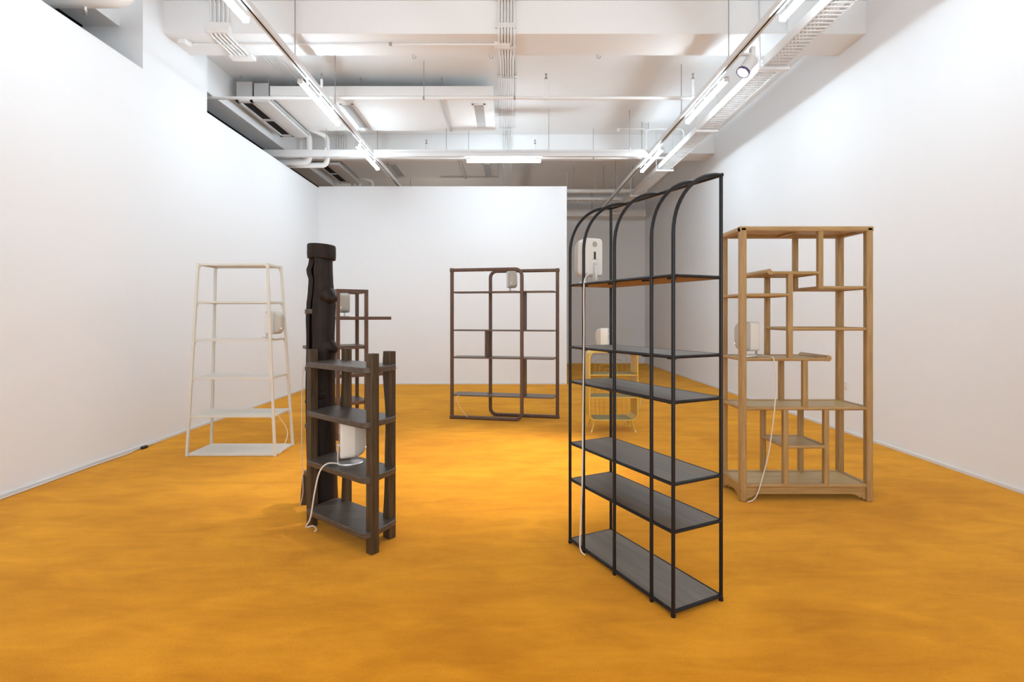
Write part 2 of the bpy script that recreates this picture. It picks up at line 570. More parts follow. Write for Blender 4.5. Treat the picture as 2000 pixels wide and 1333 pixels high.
# ------------------------------------------------------------------ cream tapered shelf
def cream_shelf():
    bx0, bx1, by0, by1 = -2.98, -2.164, 4.745, 5.138
    tx0, tx1, ty0, ty1 = -2.909, -2.259, 4.80, 5.085
    H = 1.80
    ox, oy = (bx0 + bx1) / 2, (by0 + by1) / 2
    t = thing('cream_tapered_shelf', 'cream metal shelf tapering to the top, six levels, by the left wall', 'shelf', (ox, oy, 0))

    def at(i, j, z):
        f = z / H
        x = (bx1 if i else bx0) * (1 - f) + (tx1 if i else tx0) * f - ox
        y = (by1 if j else by0) * (1 - f) + (ty1 if j else ty0) * f - oy
        return Vector((x, y, z))
    for i in (0, 1):
        for j in (0, 1):
            MB().bar(at(i, j, 0), at(i, j, H), 0.022, 0.022, up=(0, 1, 0)).build('leg', 'cream', t, bevel=0.002)
    for k in range(6):
        z = 0.018 + k * 0.3545
        a, b = at(0, 0, z), at(1, 1, z)
        s = MB()
        # a shallow folded tray: sheet plus turned-down edge
        s.box(a.x, b.x, a.y, b.y, z - 0.004, z + 0.004)
        for y in (a.y, b.y - 0.012):
            s.box(a.x, b.x, y, y + 0.012, z - 0.015, z - 0.004)
        for x in (a.x, b.x - 0.012):
            s.box(x, x + 0.012, a.y, b.y, z - 0.015, z - 0.004)
        so = s.build('shelf', 'cream', t, bevel=0.001)
        if k:
            for i, sx in ((0, 1), (1, -1)):
                for j in (0, 1):
                    p = at(i, j, z)
                    y = p.y + (0.001 if j == 0 else -0.013)
                    x0 = p.x + sx * 0.009
                    pr = [(x0, z - 0.013), (x0 + sx * 0.034, z - 0.013), (x0 + sx * 0.017, z - 0.017), (x0 + sx * 0.007, z - 0.025), (x0 + sx * 0.002, z - 0.040), (x0, z - 0.052)]
                    MB().prism(pr, y, y + 0.012, 'y').build('corner_gusset', 'cream', so)
    return t


cream_shelf()

# ------------------------------------------------------------------ tree trunk shelf
def lerp_tab(tab, z):
    for (z1, *a), (z0, *b) in zip(tab, tab[1:]):
        if z >= z0:
            f = (z - z0) / (z1 - z0)
            f = f * f * (3 - 2 * f)
            return [q + (p - q) * f for p, q in zip(a, b)]
    return list(tab[-1][1:])


def trunk_shelf():
    ox, oy = -1.0, 3.05
    t = thing('tree_trunk_shelf', 'dark stained shelf built round a hollow tree trunk with four low boards', 'shelf', (ox, oy, 0))

    def W_(x, y):
        return (x - ox, y - oy)
    tx, ty = W_(-1.230, 3.36)
    tab = [(1.76, .070, .075), (1.66, .070, .076), (1.596, .070, .094), (1.54, .073, .079), (1.45, .080, .084), (1.38, .092, .091),
           (1.30, .091, .093), (1.15, .088, .088), (1.08, .100, .088), (1.0, .094, .09), (.8, .090, .095), (.5, .092, .092), (.3, .099, .090), (0, .104, .086)]
    rg = []
    NZ = 56
    a0, a1, na = R(256), R(554), 40
    for k in range(NZ + 1):
        z = 1.73 * (1 - k / NZ)
        rr, rl = lerp_tab(tab, z)
        ring = []
        for inner in (0, 1):
            for i in range(na + 1):
                f = i / na
                f = 1 - f if inner else f
                a = a0 + (a1 - a0) * f + 0.05 * math.sin(z * 9 + 2 * f)
                c = (math.cos(a) + 1) / 2
                r = rl * (1 - c) + rr * c
                r *= 1 + 0.03 * math.sin(3 * a + z * 4) + 0.014 * math.sin(7 * a - z * 9)
                if inner:
                    r -= 0.024 + 0.006 * math.sin(5 * a + 6 * z)
                ring.append((tx + r * math.cos(a), ty + r * math.sin(a), z))
        rg.append(ring)
    MB().rings(rg).build('trunk', 'stump', t, smooth=50)
    # rounded-off collar at the very top
    n = 32
    col = []
    for z, q in ((1.672, .080), (1.675, .088), (1.70, .0905), (1.755, .090), (1.765, .087), (1.767, .070)):
        col.append([(tx + 0.004 + q * math.cos(2 * PI * i / n), ty + q * 0.97 * math.sin(2 * PI * i / n), z + 0.006 * math.cos(2 * PI * i / n + 2.4)) for i in range(n)])
    MB().rings(col).build('collar', 'stump', t)

    def stub(x, y, z, dx, dy, dz, r0, r1, ln):
        d = Vector((dx, dy, dz)).normalized()
        b = Vector((x, y, z))
        e1 = d.cross(Vector((0, 0, 1))).normalized()
        e2 = d.cross(e1)
        rings = []
        for s, q in ((0, r0), (0.3, r0 * 0.80), (0.55, r0 * 0.60), (0.78, r1 * 1.06), (0.94, r1), (1.0, r1 * 0.8)):
            rings.append([tuple(b + d * ln * s + (e1 * math.cos(2 * PI * i / 14) + e2 * math.sin(2 * PI * i / 14)) * q * (1 + 0.08 * math.sin(3 * i))) for i in range(14)])
        MB().rings(rings).build('branch_stub', 'stump', t, smooth=60)
    stub(tx + 0.052, ty - 0.036, 1.43, 0.86, -0.42, -0.32, 0.062, 0.024, 0.076)
    stub(tx + 0.058, ty - 0.030, 1.10, 0.88, -0.40, -0.25, 0.058, 0.022, 0.070)
    stub(tx + 0.02, ty - 0.045, 0.80, 0.2, -0.85, -0.1, 0.055, 0.026, 0.060)
    # front section: four boards on four posts
    L, F, Rr, B = W_(-1.236, 3.125), W_(-0.760, 2.742), W_(-0.642, 2.985), W_(-1.118, 3.345)
    for z in (1.020, 0.722, 0.422, 0.122):
        poly = fillet([L, F, Rr, B], [0.02, 0.05, 0.045, 0.05], 6, closed=True)
        MB().prism([tuple(p) for p in poly], z - 0.032, z, 'z').build('shelf_board', 'stump_board', t, bevel=0.004)
    ang = math.atan2(F[1] - L[1], F[0] - L[0])

    def post(x, y, s, wave=0.0, sd=0, half=None):
        ca, sa = math.cos(ang), math.sin(ang)
        rings = []
        for k in range(23):
            z = 1.095 * k / 22
            w = wave * (math.sin(z * 7.2 + sd) + 0.5 * math.sin(z * 13 + sd * 2))
            c = [(-s / 2 - w, -s / 2), (s / 2, -s / 2), (s / 2, s / 2), (-s / 2 - w * 0.9, s / 2)]
            rings.append([(x + a * ca - b * sa, y + a * sa + b * ca, z) for a, b in c])
        MB().rings(rings).build('post', 'stump_post', t, bevel=0.003, smooth=30)
    post(*W_(-1.218, 3.178), 0.049)
    post(*W_(-0.746, 2.812), 0.051)
    post(*W_(-0.695, 3.005), 0.048, 0.011, 0.6)
    post(*W_(-1.040, 3.285), 0.050, 0.012, 3.2)
    # rear section: short boards held by the trunk, with a stub foot
    for z in (1.345, 0.975, 0.602, 0.235):
        q = [W_(-1.262, 3.285), W_(-1.324, 3.320), W_(-1.325, 3.55), W_(-1.20, 3.48)]
        if z < 0.3:
            q = [W_(-1.285, 3.40), W_(-1.415, 3.53), W_(-1.34, 3.68), W_(-1.19, 3.48)]
        poly = fillet(q, [0.01, 0.02, 0.03, 0.01], 5, closed=True)
        MB().prism([tuple(p) for p in poly], z - 0.030, z, 'z').build('rear_board', 'stump_board', t, bevel=0.004)
    fx, fy = W_(-1.395, 3.545)
    MB().rings([[(fx + a * s - o, fy + b * s, z) for a, b in ((-1, -1), (1, -1), (1, 1), (-1, 1))] for z, s, o in ((0, .027, .012), (0.205, .024, 0))]).build('rear_foot', 'stump_post', t, bevel=0.003)
    return t


trunk_shelf()

# ------------------------------------------------------------------ walnut staggered shelf behind the trunk
def walnut_shelf():
    ang = math.atan2(0.514, 0.857)
    t = thing('walnut_staggered_shelf', 'slim walnut open shelf with boards jutting out left and right, behind the trunk shelf', 'shelf', (-1.785, 5.36, 0), ang)
    Wd, D, H, s = 0.297, 0.385, 1.585, 0.036
    for x in (0, Wd):
        for y in (0, D):
            MB().cbox(x, y, H / 2, s, s, H).build('post', 'wal_z', t, bevel=0.003)
    tp = MB()
    for y in (0, D):
        tp.box(s / 2, Wd - s / 2, y - s / 2, y + s / 2, H - 0.035, H)
    for x in (0, Wd):
        tp.box(x - s / 2, x + s / 2, s / 2, D - s / 2, H - 0.035, H)
    tp.build('top_frame', 'wal_x', t, bevel=0.002)
    for z, x0, x1 in ((1.295, -s / 2, Wd + 0.275), (0.985, -0.285, Wd + s / 2), (0.685, -s / 2, Wd + 0.275), (0.392, -0.265, Wd + s / 2), (0.075, -s / 2, Wd + s / 2)):
        b = MB().box(x0, x1, -0.006, D + 0.006, z - 0.034, z)
        b.build('shelf_board', 'wal_x', t, bevel=0.003)
    return t


walnut_shelf()

# ------------------------------------------------------------------ interlocking brown frame shelf
def loop_shelf():
    ang = math.atan2(-0.199, 0.98)
    t = thing('interlocking_frame_shelf', 'brown wooden shelf of two overlapping round-cornered frames before the back wall', 'shelf', (-0.716, 6.50, 0), ang)
    H, D, E = 1.905, 0.27, 1.312
    h = 0.021
    pr = rrect(0.042, 0.042, 0.012, 3)
    r = 0.085
    A = fillet([(0.0, 0, H - h), (0.90, 0, H - h), (0.90, 0, h), (0.0, 0, h)], r, 8)
    MB().sweep(A, pr, up=(0, 1, 0)).build('front_loop', 'ash_z', t)
    Bp = fillet([(E, D, H - h), (0.437, D, H - h), (0.437, D, h), (E, D, h)], r, 8)
    MB().sweep(Bp, pr, up=(0, 1, 0)).build('rear_loop', 'ash_z', t)
    for x, y in ((0, 0), (E, D)):
        o = MB().sweep([(x, y, h), (x, y, H - h)], pr).build('end_post', 'ash_z', t)
        for z in (h, H - h):
            MB().cbox(x, y, z, 0.052, 0.052, 0.052).build('corner_block', 'ash_z', o, bevel=0.012, seg=3)
    for z in (1.613, 1.128, 0.782, 0.305):
        poly = fillet([(-0.012, -0.005), (1.30, -0.005), (1.30, D + 0.005), (-0.012, D + 0.005)], [0.012, 0.06, 0.012, 0.06], 6, closed=True)
        MB().prism([tuple(p) for p in poly], z - 0.016, z, 'z').build('shelf_board', 'ash_x', t, bevel=0.003)
    for x, z0, z1 in ((0.432, 0.782, 1.112), (0.912, 1.128, 1.597), (0.912, 0.305, 0.766)):
        MB().box(x - 0.010, x + 0.010, 0.024, D - 0.024, z0, z1).build('divider', 'ash_z', t, bevel=0.003)
    return t


loop_shelf()

# ------------------------------------------------------------------ yellow retro shelf
def yellow_shelf():
    t = thing('yellow_metal_shelf', 'yellow metal cabinet shelf on splayed legs with wire arches at the back', 'shelf', (1.178, 5.88, 0))
    Wd, D, z0, z1, th = 0.55, 0.32, 0.125, 0.905, 0.014
    cz, hh = (z0 + z1) / 2, z1 - z0
    o_, i_ = rrect(Wd, hh, 0.075, 8, 0, cz), rrect(Wd - 2 * th, hh - 2 * th, 0.062, 8, 0, cz)
    n = len(o_)
    vs = [(x, -D / 2, z) for x, z in o_] + [(x, -D / 2, z) for x, z in i_] + [(x, D / 2, z) for x, z in o_] + [(x, D / 2, z) for x, z in i_]
    fs = []
    for k in range(n):
        j = (k + 1) % n
        fs += [(k, j, n + j, n + k), (2 * n + k, 3 * n + k, 3 * n + j, 2 * n + j), (k, 2 * n + k, 2 * n + j, j), (n + k, n + j, 3 * n + j, 3 * n + k)]
    MB().add(vs, fs).build('cabinet_shell', 'yellow', t, bevel=0.003)
    for z in (0.645, 0.392):
        s = MB().box(-Wd / 2 + th, Wd / 2 - th, -D / 2 + 0.004, D / 2 - 0.02, z - 0.012, z).build('shelf', 'yellow', t, bevel=0.002)
        lab(MB().box(-Wd / 2 + th + 0.012, Wd / 2 - th - 0.012, -D / 2 + 0.018, D / 2 - 0.04, z, z + 0.003).build('shelf_mat', 'mat_grey', s), 'grey felt shelf mat')
    lab(MB().box(-Wd / 2 + 0.07, Wd / 2 - 0.07, -D / 2 + 0.018, D / 2 - 0.03, z0 + th, z0 + th + 0.003).build('shelf_mat', 'mat_grey', t), 'grey felt mat on the cabinet floor')
    for w, zt in ((0.211, 0.848), (0.157, 0.789), (0.103, 0.734), (0.051, 0.680)):
        pts = fillet([(-w, D / 2 - 0.012, z0 + th), (-w, D / 2 - 0.012, zt), (w, D / 2 - 0.012, zt), (w, D / 2 - 0.012, z0 + th)], 0.035, 6)
        MB().tube(pts, 0.0028, 6, up=(0, 1, 0)).build('wire_arch', 'yellow', t)
    for sx in (-1, 1):
        for sy in (-1, 1):
            a, b = Vector((sx * 0.205, sy * 0.11, z0 + 0.004)), Vector((sx * 0.248, sy * 0.145, 0.0))
            d = b - a
            rings = []
            for f, q in ((0, .0125), (0.86, .0085)):
                c = a + d * f
                rings.append([(c.x + q * math.cos(2 * PI * i / 10), c.y + q * math.sin(2 * PI * i / 10), c.z) for i in range(10)])
            l = MB().rings(rings).build('leg', 'yellow', t)
            rings = []
            for f, q in ((0.86, .009), (1.0, .008)):
                c = a + d * f
                rings.append([(c.x + q * math.cos(2 * PI * i / 10), c.y + q * math.sin(2 * PI * i / 10), c.z) for i in range(10)])
            MB().rings(rings).build('leg_tip', 'tip', l)
    return t


yellow_shelf()

# ------------------------------------------------------------------ speakers
SG = 'small white speakers standing on the shelves'


def speaker():
    t = thing('speaker', 'white speaker', 'speaker', group=SG)
    w, h, zc = 0.116, 0.215, 0.150

    def ring(y, dw, dh, r):
        return [(a, y, b) for a, b in rrect(w - 2 * dw, h - 2 * dh, r, 5, 0, zc)]
    sh = MB().rings([ring(-0.070, 0.010, 0.010, 0.014), ring(-0.0685, 0.005, 0.005, 0.018), ring(-0.063, 0.001, 0.001, 0.021), ring(-0.058, 0, 0, 0.022), ring(-0.02, 0, 0, 0.025), ring(0.012, 0, 0, 0.030)])
    b = sh.build('shell', 'shell', t, smooth=60)
    rg = [ring(0.012, 0.002, 0.002, 0.030)]
    for k in range(0, 9):
        a = PI / 2 * k / 8
        rg.append(ring(0.016 + 0.062 * math.sin(a), 0.001 + 0.026 * (1 - math.cos(a)), 0.001 + 0.050 * (1 - math.cos(a)), 0.030))
    g = lab(MB().rings(rg).build('cloth_front', 'cloth', t, smooth=60), 'curved grey cloth front')
    MB().cbox(0.033, 0.0775, 0.098, 0.004, 0.002, 0.004).build('status_light', 'led', g)
    p = MB()
    p.rings([[(0.016 * math.cos(2 * PI * i / 20), y, 0.222 + 0.016 * math.sin(2 * PI * i / 20)) for i in range(20)] for y in (-0.0715, -0.069)])
    lab(p.build('bass_port', 'port', b), 'round grey port')
    s = MB().prism(rrect(0.013, 0.046, 0.006, 4, 0, 0.158), -0.0715, -0.069, 'y')
    lab(s.build('connector_slot', 'plug', b), 'black connector slot')
    k = MB()
    k.cbox(-0.014, -0.0705, 0.137, 0.005, 0.002, 0.004)
    k.cbox(0.014, -0.0705, 0.137, 0.004, 0.002, 0.004)
    k.build('rear_marking', 'port', b)
    # stand: bent strip up the back and an oval foot
    path = fillet([(0, -0.073, 0.118), (0, -0.080, 0.095), (0, -0.080, 0.006), (0, 0.0, 0.006)], 0.012, 4)
    st = MB().sweep(path, [(-0.009, -0.003), (0.009, -0.003), (0.009, 0.003), (-0.009, 0.003)], up=(0, 1, 0)).build('stand_arm', 'stand', t)
    MB().rings([[(0, -0.064 - 0.010 * math.sin(0) + y, 0.112) if False else (0.008 * math.cos(2 * PI * i / 12), y, 0.116 + 0.008 * math.sin(2 * PI * i / 12)) for i in range(12)] for y in (-0.085, -0.066)]).build('stand_pivot', 'stand', st)
    MB().rings([[(0.050 * q * math.cos(2 * PI * i / 28), -0.008 + 0.076 * q * math.sin(2 * PI * i / 28), z) for i in range(28)] for q, z in ((0.97, 0), (1.0, 0.002), (1.0, 0.006), (0.96, 0.009))]).build('stand_foot', 'stand', t)
    return t


spots = [
    ((0.456, 2.950, 1.484), 26.4, 'white speaker on the top board of the black arched shelf, back turned'),
    ((1.748, 3.755, 1.003), 102, 'white speaker on the scroll-ended board of the oak shelf, side on'),
    ((-2.235, 4.90, 1.087), -92, 'white speaker on the cream tapered shelf, front turned right'),
    ((-0.935, 3.055, 0.422), -66, 'white speaker on the third board of the tree trunk shelf'),
    ((0.045, 6.47, 1.613), 196, 'white speaker high on the brown interlocking frame shelf'),
    ((-1.795, 5.60, 1.295), 196, 'white speaker on the walnut staggered shelf, half hidden by the trunk'),
    ((1.085, 5.90, 0.905), 70, 'white speaker on top of the yellow metal shelf'),
]
sp0 = speaker()
for k, (loc, rz, label) in enumerate(spots):
    o = sp0 if k == 0 else copy_tree(sp0)
    o.location = loc
    o.rotation_euler = (0, 0, R(rz))
    o['label'] = label


# ------------------------------------------------------------------ power cords of the speakers
def smooth_path(P, n=6):
    P = [Vector(p) for p in P]
    out = []
    for i in range(len(P) - 1):
        p0, p1, p2, p3 = P[max(i - 1, 0)], P[i], P[i + 1], P[min(i + 2, len(P) - 1)]
        for k in range(n):
            u = k / n
            out.append(0.5 * ((2 * p1) + (p2 - p0) * u + (2 * p0 - 5 * p1 + 4 * p2 - p3) * u * u + (3 * p1 - p0 - 3 * p2 + p3) * u ** 3))
    out.append(P[-1])
    return out


def cord(label, pts, r=0.0035):
    o = MB().tube(smooth_path(pts), r, 6).build('power_cord', 'cord')
    return tag(o, label, 'cord', 'pale speaker power cords')


cord('pale cord hanging down the front of the black arched shelf', [(0.475, 2.872, 1.497), (0.470, 2.845, 1.535), (0.440, 2.83, 1.530), (0.413, 2.797, 1.47), (0.412, 2.795, 1.2), (0.407, 2.795, 0.8), (0.403, 2.795, 0.4), (0.392, 2.795, 0.12), (0.392, 2.79, 0.03), (0.415, 2.775, 0.004)], 0.0042)
cord('pale cord looping from the oak shelf to the carpet', [(1.865, 3.76, 1.014), (1.845, 3.62, 1.016), (1.852, 3.572, 0.995), (1.865, 3.570, 0.85), (1.856, 3.572, 0.65), (1.815, 3.570, 0.35), (1.755, 3.568, 0.12), (1.715, 3.565, 0.03), (1.66, 3.560, 0.006)], 0.004)
cord('pale cord falling from the cream tapered shelf', [(-2.32, 4.90, 1.097), (-2.31, 4.79, 1.10), (-2.235, 4.765, 1.07), (-2.215, 4.76, 0.7), (-2.205, 4.80, 0.45), (-2.13, 4.93, 0.2), (-2.14, 4.86, 0.05), (-2.15, 4.80, 0.006)], 0.003)
cord('pale cord curving down the front of the tree trunk shelf', [(-1.005, 3.02, 0.430), (-1.055, 2.985, 0.440), (-1.090, 2.955, 0.40), (-1.118, 2.952, 0.28), (-1.150, 2.975, 0.13), (-1.195, 3.02, 0.055), (-1.165, 3.05, 0.050), (-1.150, 3.07, 0.02), (-1.165, 3.08, 0.005)], 0.0045)
cord('thin pale cord hanging behind the trunk at its left', [(-1.300, 3.36, 0.980), (-1.334, 3.350, 0.982), (-1.342, 3.340, 0.93), (-1.352, 3.350, 0.65), (-1.370, 3.400, 0.35), (-1.385, 3.450, 0.17), (-1.398, 3.480, 0.09), (-1.425, 3.505, 0.006)], 0.003)
cord('thin cord trailing from the lowest board of the brown frame shelf', [(-0.62, 6.455, 0.302), (-0.655, 6.44, 0.27), (-0.60, 6.42, 0.15), (-0.53, 6.43, 0.05), (-0.505, 6.45, 0.006)], 0.003)
cord('pale cord hanging down the side of the yellow metal shelf', [(1.16, 5.87, 0.914), (1.38, 5.86, 0.917), (1.462, 5.84, 0.88), (1.468, 5.83, 0.62), (1.51, 5.83, 0.42), (1.49, 5.86, 0.24), (1.40, 5.95, 0.10), (1.34, 6.02, 0.006)], 0.004)
# a slack bundle of cord and paper tags on the walnut board
cl = []
for k in range(46):
    a = k * 0.62
    cl.append((-1.50 + 0.10 * math.cos(a) + 0.004 * k, 5.62 + 0.06 * math.sin(a) + 0.0022 * k, 0.690 + 0.0007 * k))
tag(MB().tube(smooth_path(cl, 3), 0.004, 5).build('coiled_cord', 'cord'), 'coil of white cord lying on a board of the walnut shelf', 'cord')

# ------------------------------------------------------------------ lighting channels and tubes
def channel(label, X, y0, y1, z, rods):
    t = thing('lighting_channel', label, 'lighting channel', (X, 0, z))
    c = MB()
    w, h = 0.062, 0.055
    prof = [(-w / 2, -h / 2), (-0.010, -h / 2), (-0.010, -h / 2 + 0.012), (0.010, -h / 2 + 0.012), (0.010, -h / 2), (w / 2, -h / 2), (w / 2, h / 2), (-w / 2, h / 2)]
    c.sweep([(0, y0, 0), (0, y1, 0)], prof)
    ch = c.build('channel_body', 'white_metal', t, smooth=0)
    MB().box(-0.009, 0.009, y0 + 0.01, y1 - 0.01, -h / 2 + 0.006, -h / 2 + 0.0115).build('power_slot', 'dark', ch, smooth=0)
    for y, zt in rods:
        r = MB().tube([(0.0, y, h / 2), (0.0, y, zt - z)], 0.005, 6).build('hanger_rod', 'rod', t)
        MB().cbox(0.0, y, h / 2 + 0.018, 0.03, 0.03, 0.04).build('rod_clamp', 'white_metal', r, bevel=0.003)
    return t


SL = ZS
channel('long white lighting channel hung along the left of the ceiling', -2.2, -4.5, 12.0, 3.93, [(-2, SL), (0.8, SL), (3.0, SL), (5.28, SL), (6.5, SL), (8.6, SL), (11.5, SL)])
channel('long white lighting channel hung along the right of the ceiling', 2.28, -4.5, 12.4, 3.92, [(-2, SL), (0.8, SL), (3.0, SL), (5.3, SL), (6.75, SL), (8.75, SL), (10.9, SL)])
# cross channel
t = thing('cross_channel', 'white lighting channel hung across the room before the back wall', 'lighting channel', (0, 8.24, 3.92))
MB().box(-4.55, -2.235, -0.03, 0.03, -0.055, 0.055).build('channel_body', 'white_metal', t, bevel=0.004, smooth=0)
xc = MB().box(-2.165, 2.245, -0.03, 0.03, -0.055, 0.055).build('channel_body', 'white_metal', t, bevel=0.004, smooth=0)
MB().box(-2.165, 2.245, -0.034, -0.03, 0.012, 0.018).build('fold_line', 'grey_metal', xc, smooth=0)
hl = MB()
for x0 in (-2.45, -2.05, -0.02, 1.98):
    for k in range(7):
        hl.cbox(x0 + k * 0.034, -0.031, 0.036, 0.012, 0.004, 0.007)
tag(hl.build('punched_holes', 'rod', xc, smooth=0), None, None, kind='stuff')
for x in (-2.93, -1.0, 0.65, 1.95):
    r = MB().tube([(x, 0, 0.05), (x, 0, (4.32 if x < -0.21 else ZS) - 3.92)], 0.005, 6).build('hanger_rod', 'rod', t)
    MB().cbox(x, -0.012, 0.055, 0.03, 0.06, 0.05).build('rod_clamp', 'white_metal', r, bevel=0.003)


def tube_lamp(label, loc, rz, ztop):
    t = thing('tube_lamp', label, 'lamp', loc, rz, 'glowing tube lamps under the channels')
    L = 0.6
    MB().box(-L, L, -0.015, 0.015, 0.020, 0.036).build('lamp_housing', 'white_metal', t, bevel=0.003)
    prof = [(0.030 * math.cos(a), 0.024 * math.sin(a) + 0.004) for a in [2 * PI * i / 14 for i in range(14)]]
    MB().sweep([(-L + 0.012, 0, 0), (L - 0.012, 0, 0)], prof).build('glowing_tube', 'tube', t)
    for x in (-L, L - 0.012):
        MB().box(x, x + 0.012, -0.030, 0.030, -0.022, 0.034).build('end_cap', 'white_metal', t, bevel=0.004)
    for x in (-0.4, 0.0, 0.4):
        MB().box(x - 0.012, x + 0.012, -0.008, 0.008, 0.03, ztop - loc[2]).build('mount_clip', 'white_metal', t)
    return t


for y, w in ((3.67, 'nearest of its row, cut by the top edge'), (5.97, 'second of its row, beside the duct'), (7.96, 'last of its row, before the back wall')):
    tube_lamp('white tube lamp under the left channel, ' + w, (-2.185, y, 3.76), PI / 2, 3.902)
for y, w in ((3.75, 'nearest of its row, cut by the top edge'), (6.05, 'second of its row, beyond the round spotlight'), (8.31, 'last of its row, over the arched shelf')):
    tube_lamp('white tube lamp under the right channel, ' + w, (2.325, y, 3.82), PI / 2, 3.892)
tube_lamp('glowing white tube lamp under the cross channel, level above the back wall', (-0.075, 8.24, 3.795), 0, 3.865)

# spotlight
t = thing('track_spotlight', 'white round spotlight hung from the right channel, lens facing the room', 'spotlight', SPOT)
q = SDIR.to_track_quat('Z', 'Y').to_matrix()


def oriented(prof, n=24):
    return [[tuple(q @ Vector((r * math.cos(2 * PI * i / n), r * math.sin(2 * PI * i / n), z))) for i in range(n)] for r, z in prof]


hd = MB().rings(oriented([(0.044, -0.11), (0.056, -0.10), (0.058, 0.06), (0.054, 0.06), (0.052, 0.045)])).build('spot_head', 'white_metal', t)
MB().rings(oriented([(0.059, 0.052), (0.065, 0.056), (0.065, 0.078), (0.055, 0.078), (0.053, 0.060)]), cap0=False, cap1=False).build('lens_ring', 'spot_ring', hd)
MB().rings(oriented([(0.053, 0.060), (0.052, 0.072)])).build('lens', 'lens', hd)
MB().box(0.035, 0.075, -0.03, 0.03, 0.03, 0.19).build('driver_box', 'white_metal', t, bevel=0.004)
MB().box(-0.07, 0.06, -0.02, 0.02, 0.112, 0.132).build('track_adapter', 'white_metal', t, bevel=0.003)
MB().bar((0.05, 0, 0.06), (0.0, 0, 0.0), 0.02, 0.02).build('yoke', 'white_metal', t)

# ------------------------------------------------------------------ cable ladder on the right
X0, X1, ZT = 2.655, 2.885, 3.905
t = thing('cable_ladder', 'white steel cable ladder running along the right side under the ceiling', 'cable ladder', (X0, 0, ZT))
WL = X1 - X0
for x, sx in ((0, 1), (WL, -1)):
    pr = [(x, 0), (x + sx * 0.014, 0), (x + sx * 0.014, 0.004), (x + sx * 0.003, 0.004), (x + sx * 0.003, 0.085), (x + sx * 0.012, 0.085), (x + sx * 0.012, 0.089), (x, 0.089)]
    MB().prism(pr, 2.2, 13.3, 'y').build('side_rail', 'white_metal', t, smooth=0)
r0 = MB().box(0.004, WL - 0.004, -0.009, 0.009, 0.003, 0.014).build('rung', 'white_metal', t, smooth=0)
r0.location = (0, 2.4, 0)
for k in range(1, 181):
    share(r0, t, (0, 2.4 + k * 0.06, 0))
for y in (3.55, 5.35, 7.16, 9.09, 11.0, 12.9):
    b = MB().box(-0.045, WL + 0.045, y - 0.02, y + 0.02, -0.034, -0.001).build('trapeze_bar', 'white_metal', t, bevel=0.002)
    for x in (-0.03, WL + 0.03):
        MB().bar((x, y, -0.02), (x, y, ZS - ZT), 0.024, 0.010).build('drop_strap', 'white_metal', b)
cb = MB()
for k, x in enumerate((0.05, 0.085, 0.12, 0.155)):
    cb.tube([(x, 2.4, 0.024), (x + 0.01, 6, 0.024), (x, 13.2, 0.024)], 0.009, 6)
cb.build('laid_cable', 'white_pipe', t)


# ------------------------------------------------------------------ conduits that follow slab and beams
def slab_path(x, r, ys=2.4, ye=9.6):
    g = r + 0.009
    zs, zb = ZS - g, 4.27 - g
    P = [(x, ys, zs), (x, 5.38 - g, zs), (x, 5.38 - g, zb), (x, 5.83 + g, zb), (x, 5.83 + g, zs), (x, 9.33 - g, zs), (x, 9.33 - g, zb), (x, ye, zb)]
    return fillet(P, 0.03, 4)


t = thing('left_conduits', 'bundle of five white conduits crossing the beams at the left of the ceiling', 'conduits', (-3.025, 5.38, 4.27))
for k in range(5):
    x = -0.09 + k * 0.045
    P = [(px, py - 5.38, pz - 4.27) for px, py, pz in slab_path(x, 0.011)]
    MB().tube(P, 0.011, 8, up=(1, 0, 0)).build('conduit', 'white_pipe', t)
MB().box(-0.125, 0.125, -0.07, 0.0, -0.005, 0.085).build('junction_box', 'white_pipe', t, bevel=0.004)
MB().box(-0.13, 0.13, 0.40, 0.50, -0.045, -0.003).build('junction_box', 'white_pipe', t, bevel=0.004)
t = thing('centre_conduits', 'bundle of six white conduits running down the middle of the ceiling', 'conduits', (-0.02, 5.38, 4.27))
for k in range(6):
    x = -0.0805 + k * 0.0322
    P = [(px, py - 5.38, pz - 4.27) for px, py, pz in slab_path(x, 0.011, ye=13.6)]
    MB().tube(P, 0.011, 8, up=(1, 0, 0)).build('conduit', 'white_pipe', t)
MB().box(-0.14, 0.14, 1.66, 3.6, 0.338, 0.348).build('backing_tray', 'white_metal', t, smooth=0)
for y in (1.66, 2.3, 2.95, 3.55):
    MB().box(-0.13, 0.13, y, y + 0.03, 0.298, 0.306).build('saddle_strap', 'white_metal', t)
MB().box(-0.12, 0.10, -0.03, 0.0, 0.05, 0.10).build('saddle_strap', 'white_metal', t)
MB().box(-0.12, 0.10, 0.20, 0.25, -0.034, -0.026).build('saddle_strap', 'white_metal', t)

# thin conduit under the near beam with its detector
t = thing('beam_conduit', 'thin white conduit along the underside of the near beam with a small detector', 'conduit', (-3.48, 5.56, 4.252))
MB().tube([(0, 0, 0), (3.44, 0, 0)], 0.011, 8).build('conduit', 'white_pipe', t)
MB().lathe([(0.02, 0.018), (0.05, 0.012), (0.05, -0.012), (0.035, -0.03), (0.014, -0.034)], 16, (0, -0.02, 0)).build('detector', 'white_pipe', t)
MB().box(-0.05, 0.03, -0.10, -0.05, -0.035, 0.018).build('terminal_box', 'white_pipe', t, bevel=0.004)
for x in (0.97, 2.2):
    MB().cbox(x, 0, 0.004, 0.03, 0.03, 0.028).build('clip', 'rod', t)
MB().box(3.33, 3.50, -0.04, 0.04, -0.02, 0.018).build('end_box', 'white_pipe', t, bevel=0.005)

